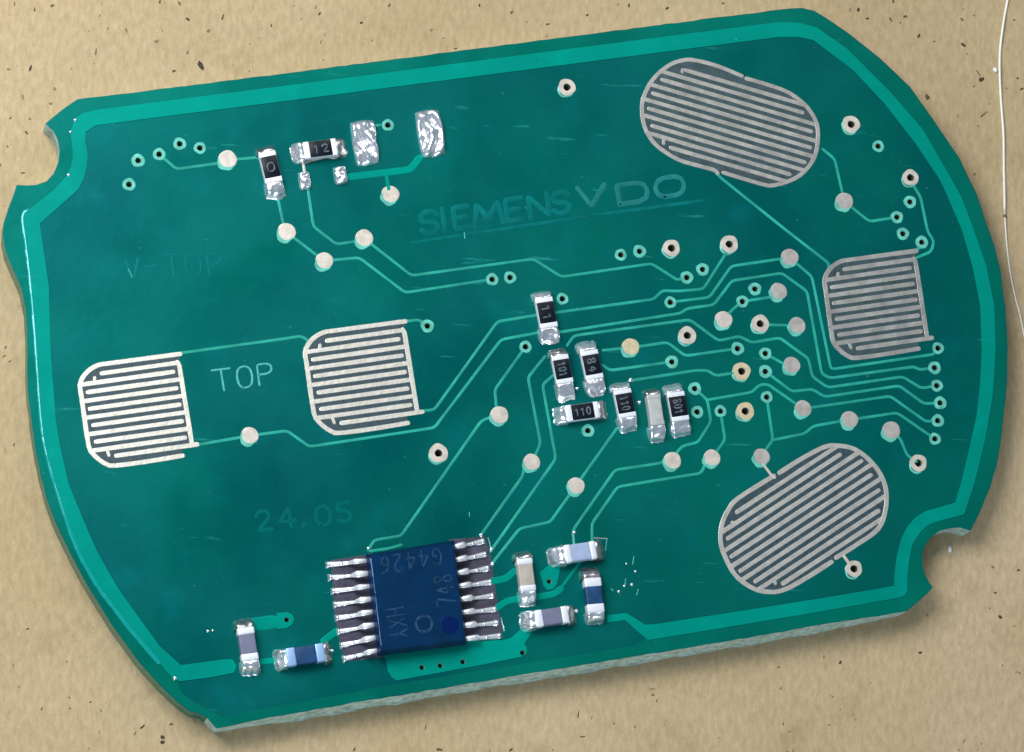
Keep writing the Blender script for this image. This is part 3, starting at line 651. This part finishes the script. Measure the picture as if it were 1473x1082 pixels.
chip('capacitor', (771, 890), (818, 883), 24.5, 0.60, (21, 14), 'cap', '', (1, 0), 12, 0.22, 'violet')
chip('capacitor', (353.5, 902), (360, 950), 24.5, 0.60, (15, 20), 'cap', '', (0, 1), 13, 0.22, 'violet')
chip('diode', (852, 831), (858.5, 881), 25, 0.62, (18, 15), 'cap', '', (0, 1), 14, 0.26, 'blue')
chip('diode', (412.5, 945), (467.5, 938), 26, 0.62, (17, 13), 'cap', '', (1, 0), 15, 0.24, 'blue', 'blueterm')

# ------------------------------------------------------------------ integrated circuit
def corner4(q, z): return [P(x, y, z) for x, y in q]
TOPZ = ZT + 0.95
tq = corner4([(533, 800), (652, 781), (669, 921), (549, 936.5)], TOPZ)         # top face
ctr = sum(tq, Vector()) / 4
def ring4(z, s):
    return [Vector((ctr.x + (p.x - ctr.x) * s, ctr.y + (p.y - ctr.y) * s, z)) for p in tq]
bm = bmesh.new(); lv = []
for z, s in ((ZT + 0.08, 0.985), (ZT + 0.48, 1.075), (ZT + 0.56, 1.075), (TOPZ - 0.025, 1.004), (TOPZ, 0.985)):
    lv.append([bm.verts.new(p) for p in ring4(z, s)])
for a, b in zip(lv, lv[1:]):
    for i in range(4): bm.faces.new((a[i - 1], a[i], b[i], b[i - 1]))
bm.faces.new(lv[-1]); bm.faces.new(lv[0][::-1])
bmesh.ops.bevel(bm, geom=[e for e in bm.edges if abs(e.verts[0].co.z - e.verts[1].co.z) > 0.02], offset=0.04, segments=2, affect='EDGES')
ic = bm_obj('integrated_circuit', bm, M['ic'], board)
g = bmesh.new(); rg = lathe(g, [(PX(13.5), -0.001), (PX(13.0), 0.004), (PX(11.5), 0.003)], P(647, 899, TOPZ), 30, None, 0.01, TOPZ); g.faces.new(rg[-1][::-1])
bm_obj('pin_mark', g, M['icdot'], ic)
lz = TOPZ
for i, ch in enumerate('G4426'):           # marking is read with the chip turned upside down
    x = 633.5 - i * 18.6; y = 788 + i * 3.0
    letter(ch, (x, y), (-12.5, 1.9), (3, 24), 2.3, M['icprint'], ic, z=lz, h=0.005, jit=0.35)
for i, ch in enumerate('748'):
    letter(ch, (654.5 - i * 2.2, 868 - i * 16), (-1.2, -10), (-25, 4), 2.6, M['icprint'], ic, z=lz, h=0.005, jit=0.35)
for i, ch in enumerate('HXY'):
    letter(ch, (556 + i * 3.2, 877 + i * 15.5), (1.4, 11), (24, -4), 2.4, M['icprint'], ic, z=lz, h=0.005, jit=0.35)
letter('O', (600, 910), (23, -3.2), (-3, -22), 3.4, M['icprint'], ic, z=lz, h=0.005, jit=0.4)
strip('mould_flash', [(533.5, 804), (537, 828), (540, 852), (543, 880), (546, 905), (548.5, 928)], 1.5, M['flash'], ic, h=0.006, rad=3, z=TOPZ - 0.012, jitter=0.5)  # edge reflection painted as a pale strip along the left side
# dark openings in the mask below both lead rows
for q in ([(476, 806), (534, 797), (560, 944), (497, 952), (490, 930), (481, 880)], [(646, 776), (697, 772), (706, 800), (723, 918), (672, 926)]):
    fill('lead_window', Q(q), ZT - 0.01, ZT + 0.006, M['slate2'], board)
Ltip = [(470, 812.5), (473, 831), (477.5, 850.5), (480.5, 870), (483, 889.5), (485.5, 909), (490, 928.5), (494, 948)]
Rtip = [(696, 778.5), (699, 797.5), (702.5, 817.5), (706, 837.5), (709.5, 857), (713, 876.5), (716, 896), (719.5, 915)]
def lead(tip, inn, seed):
    """gull-wing lead: shoulder in the body, knee, slope, foot, plus its solder"""
    t = P(*tip); i = Vector((inn.x, inn.y, 0)); d = Vector((i.x - t.x, i.y - t.y)); Ln = d.length; d /= Ln; nn = Vector((-d.y, d.x))
    prof = [(0.06, 0.085), (0.16, 0.13), (Ln * 0.50, 0.14), (Ln * 0.57, 0.19), (Ln * 0.65, 0.46), (Ln * 0.71, 0.53), (Ln * 1.08, 0.54)]
    wid = (0.11, 0.10, 0.085, 0.085, 0.115, 0.14, 0.10); bm = bmesh.new(); sec = []
    for s, z in prof:
        c = Vector((t.x, t.y)) + d * s
        th = 0.10
        w2 = wid[len(sec)] * (1 + 0.12 * math.sin(seed * 3 + s * 9))
        sec.append([bm.verts.new((c.x + nn.x * k * w2, c.y + nn.y * k * w2, ZT + zz)) for k, zz in ((-1, z - th), (-1, z - 0.02), (-0.6, z + 0.012), (0.6, z + 0.012), (1, z - 0.02), (1, z - th))])
    for a, b in zip(sec, sec[1:]):
        for k in range(6): bm.faces.new((a[k - 1], a[k], b[k], b[k - 1])).smooth = True
    bm.faces.new(sec[0]); bm.faces.new(sec[-1][::-1])
    o = bm_obj('lead', bm, M['lead'], ic)
    b2 = bmesh.new(); grid = []; nu, nv = 14, 8
    for a in range(nu + 1):
        row = []; u = a / nu
        for b in range(nv + 1):
            V = 2 * b / nv - 1; c = Vector((t.x, t.y)) + d * (-0.06 + Ln * 0.50 * u)
            q = Vector((c.x * 5, c.y * 5, seed)); nz = noise.noise(q)
            hw = 0.16 * (1 - 0.40 * u) * (1 + 0.18 * noise.noise(q * 1.3 + Vector((3, 1, 0))))
            hh = (0.10 + 0.10 * nz + 0.10 * math.exp(-((u - 0.10) / 0.10) ** 2) + 0.10 * math.exp(-((u - 0.85) / 0.15) ** 2))
            hh *= math.sqrt(max(0, 1 - V * V)) * min(1, u * 8 + 0.05) * min(1, (1 - u) * 8 + 0.05)
            row.append(b2.verts.new((c.x + nn.x * V * hw, c.y + nn.y * V * hw, ZT - 0.004 + max(0, hh))))
        grid.append(row)
    for a in range(nu):
        for b in range(nv): b2.faces.new((grid[a][b], grid[a][b + 1], grid[a + 1][b + 1], grid[a + 1][b])).smooth = True
    bm_obj('lead_solder', b2, M['solder'], ic)
mid = ring4(ZT + 0.52, 1.06)               # tl, tr, br, bl
for k in range(8):
    f = (k + 0.42) / 7.84
    lead(Ltip[k], mid[0].lerp(mid[3], f), k); lead(Rtip[k], mid[1].lerp(mid[2], f), k + 20)

# small solder spots and flux residue left beside the parts
for i, (x, y, r) in enumerate(((907.5, 547, 3.6), (830, 559, 2.6), (919.5, 579, 3.2), (826, 766, 2.8), (707, 790, 3), (708.5, 811, 3), (530, 789, 2.6), (692, 770, 3),
                               (478, 936, 2.2), (829, 879, 3), (251.5, 976, 3), (108, 173, 2.4), (101, 190, 2), (98.5, 252, 2.4), (299, 908, 2.2), (306, 907, 1.6), (890, 851, 2.2), (909, 841, 2.4), (898, 843, 1.8), (901, 811, 1.6), (914, 822, 1.8))):
    g = bmesh.new(); R = PX(r); rg = lathe(g, [(R, -0.003), (R * 0.85, R * 0.45), (R * 0.5, R * 0.7)], P(x, y), 12, None, 0.12, ZT + (0.03 if x < 260 else 0)); g.faces.new(rg[-1][::-1]).smooth = True
    bm_obj('solder_spot', g, M['solder'], board)
for a in ([(702, 774), (705, 783), (706, 793)], [(721, 889), (723, 900), (725, 908)], [(184.5, 387), (190, 399)], [(668, 335), (668.6, 343)], [(855, 774), (873, 775)], [(873, 776), (871, 792)], [(824, 766), (826, 786)],
          [(912, 801), (910, 812)], [(900, 833), (899, 843)], [(918, 848), (916, 856)], [(882, 850), (879, 847)], [(675, 737), (675.5, 743)]):
    strip('solder_whisker', a, 1.7, M['solder'] if a[0][0] > 690 and a[0][0] < 870 else M['print'], board, h=0.03, rad=2)

# ------------------------------------------------------------------ things on the cardboard
def thread():
    root = bpy.data.objects.new('thread', None); C.objects.link(root)
    root['label'] = 'thin white thread lying on the cardboard right of the circuit board'; root['category'] = 'thread'
    px = catmull([(1452, -30), (1449.5, 0), (1443, 35), (1439, 70), (1438, 111), (1441, 155), (1443.5, 199), (1444.5, 255), (1445, 305), (1447, 335), (1453, 393), (1460, 425), (1467, 453), (1473, 480), (1482, 520), (1492, 560)], 5)
    for part, r in ((px[:41], 0.062), (px[40:], 0.043)):
        bm = bmesh.new(); secs = []
        pts = []
        for k, (x, y) in enumerate(part): pts.append(P(x, y, 0.07) + Vector((0, 0, 0.03 * math.sin(k * 0.7))))
        for k, p in enumerate(pts):
            d = (pts[min(k + 1, len(pts) - 1)] - pts[max(0, k - 1)]).normalized(); s = d.cross(Vector((0, 0, 1))).normalized(); u = s.cross(d)
            secs.append([bm.verts.new(p + (s * math.cos(a * math.pi / 4) + u * math.sin(a * math.pi / 4)) * r) for a in range(8)])
        for a, b in zip(secs, secs[1:]):
            for k in range(8): bm.faces.new((a[k - 1], a[k], b[k], b[k - 1])).smooth = True
        bm.faces.new(secs[0]); bm.faces.new(secs[-1][::-1])
        bm_obj('strand', bm, M['thread'], root)
    g = bmesh.new(); bmesh.ops.create_icosphere(g, subdivisions=2, radius=0.085)
    for v in g.verts: v.co = Vector((v.co.x, v.co.y * 1.3, v.co.z)) * (1 + 0.3 * noise.noise(v.co * 14)) + P(1445.5, 311, 0.08)
    bm_obj('knot', g, M['knot'], root, True)
thread()
def crumb(x, y, rx, ry, rz, label):
    g = bmesh.new(); bmesh.ops.create_icosphere(g, subdivisions=2, radius=1)
    c = P(x, y, 0.0)
    for v in g.verts:
        q = 1 + 0.35 * noise.noise(v.co * 1.7 + Vector((x, y, 0)))
        v.co = Vector((v.co.x * PX(rx) * q, v.co.y * PX(ry) * q, max(-0.6, v.co.z) * PX(rz) * q + PX(rz) * 0.5)) + c
    o = bm_obj('crumb', g, M['crumb'], None, True); o['label'] = label; o['category'] = 'crumb'; o['group'] = 'white crumbs on the cardboard'
crumb(1366, 791, 3.2, 5.2, 3, 'tiny white crumb lying in the round notch at the lower right')
crumb(1431.5, 101, 3.6, 4.2, 2.5, 'tiny pale crumb touching the white thread near the top')
# brown fibre flecks pressed into the cardboard
fmesh = []
for k in range(7):
    g = bmesh.new(); seg = 9
    t = [g.verts.new((math.cos(2 * math.pi * i / seg) * random.uniform(0.6, 1.15), math.sin(2 * math.pi * i / seg) * random.uniform(0.5, 1.2), 0.55)) for i in range(seg)]
    bt = [g.verts.new((v.co.x * 1.12, v.co.y * 1.12, 0)) for v in t]
    g.faces.new(t)
    for i in range(seg): g.faces.new((t[i - 1], t[i], bt[i], bt[i - 1]))
    bmesh.ops.recalc_face_normals(g, faces=g.faces[:])
    me = bpy.data.meshes.new('fleck'); g.to_mesh(me); g.free(); me.materials.append(M[('fleck', 'fleck2', 'fleck3')[k % 3]]); fmesh.append(me)
def fleck(x, y, a, b, ang):
    o = bpy.data.objects.new('fleck', random.choice(fmesh)); C.objects.link(o); o.parent = cardboard
    c = P(x, y, 0.0); o.location = (c.x, c.y, 0.0); o.scale = (PX(a) * 0.85, PX(b) * 0.85, 0.02); o.rotation_euler = (0, 0, math.radians(ang))
FL = [(289, 95, 9, 4, -62), (75, 8.5, 4, 2.5, 30), (50, 14, 4, 1.5, 80), (21, 6, 5, 1.5, 85), (270, 28, 4, 2.5, -40), (320, 25, 6, 2.5, 70), (300, 45, 4, 3, 40), (225, 60, 4, 3, 20), (182, 44, 6, 1.8, -70), (155, 41, 4, 1.5, 80),
      (138, 75, 7, 1.8, 80), (270, 76, 3.5, 2.2, 60), (250, 102, 3.8, 3, 20), (44, 98, 6, 2, 75), (33, 140, 6.5, 2.2, -75), (79, 128, 4.5, 2.5, -50), (73, 149, 4.5, 2.5, 10), (43, 171, 3.5, 2.5, 0), (12, 100, 3, 1.5, 0), (38, 191, 3.5, 2.2, -45),
      (11, 211, 3.5, 2, -60), (33, 249, 3.5, 2, 10), (15, 170, 3, 1.6, 60), (230, 3, 4, 2, 80), (258, 5, 4.5, 2, -60), (1223, 14, 3, 2, 80), (1235, 14, 4, 2.5, 70), (1285, 2, 4, 1.8, 80), (1281, 28, 5, 2, -60), (1302, 24, 3.8, 3, 20), (1322, 52, 4.5, 2.5, 60),
      (1384, 28, 4, 2.5, -50), (1386, 65, 5.5, 2.5, -35), (1412, 115, 5.5, 4.5, 25), (1407, 105, 7, 1.2, -60), (1334, 140, 4.2, 6.5, 20), (1415, 165, 9, 1.2, 40), (1401, 22, 3, 2, 20), (1459, 29, 2.5, 2, 0), (1464, 113, 2.5, 2, 0), (1402, 251, 2.4, 2, 60), (1470, 128, 4, 1.6, 30),
      (1248, 27, 3, 2, 0), (1295, 33, 2.4, 1.6, 0), (1344, 60, 2.5, 1.6, 30), (205, 1046, 5, 2, 40), (246, 1042, 4, 2, 10), (234, 1061, 4, 3, -30), (234, 1068, 4, 3, 10), (632, 1078, 6, 3, -10), (735, 1079, 4, 2, 40), (612, 1047, 5, 1, 80), (832, 1028, 7, 1, 80), (851, 1032, 5, 1, 80),
      (938, 991, 5, 1, 0), (939, 1000, 2.5, 2, 0), (945, 1008, 3.5, 1.4, 60), (838, 1060, 5, 1.2, 10), (1123, 990, 3, 2, 0), (1120, 960, 2.4, 1.6, 0), (1209, 953, 3.5, 2, 50), (1185, 945, 2.5, 1.6, 80), (1324, 939, 3.6, 2, 10), (1428, 816, 4, 2, -40), (1439, 888, 4, 2.6, -40), (1424, 875, 2.4, 2, 0), (1432, 853, 2.4, 1.8, 0), (1465, 820, 3, 3, 0),
      (96, 952, 3, 1.6, 60), (40, 905, 2.6, 1.6, 20), (60, 1020, 3, 1.6, 70), (20, 640, 2.6, 1.6, 70), (8, 500, 3, 1.6, 60), (14, 520, 3.5, 1.6, 40), (130, 1010, 3, 1.6, 20), (390, 37, 3, 2, 80), (460, 20, 3.5, 2, 60), (520, 33, 3, 2, 20), (560, 8, 4, 2, 70), (620, 44, 3.2, 2, 30), (655, 70, 3, 2, 20), (690, 8, 3, 2, 80), (736, 18, 4, 2, 60), (788, 35, 4, 2, 20), (845, 22, 3, 2, 40), (905, 8, 4, 2, 80), (960, 12, 3.5, 2, 30), (1040, 5, 3, 2, 20)]
for f in FL: fleck(*f)
for k in range(90):
    while True:
        x, y = random.uniform(-10, 1480), random.uniform(-10, 1090)
        top = 158 - 0.13 * x; bot = 1075 - 0.172 * (x - 300)
        if y < top - 4 or (y > bot + 30 and x > 300) or (x < 200 and y > 900) or x < 20 or (x > 1380 and (y < 200 or y > 850)): break
    fleck(x, y, random.uniform(0.9, 2.6) * random.choice((1, 1, 1.7)), random.uniform(0.6, 1.2), random.gauss(70, 45))
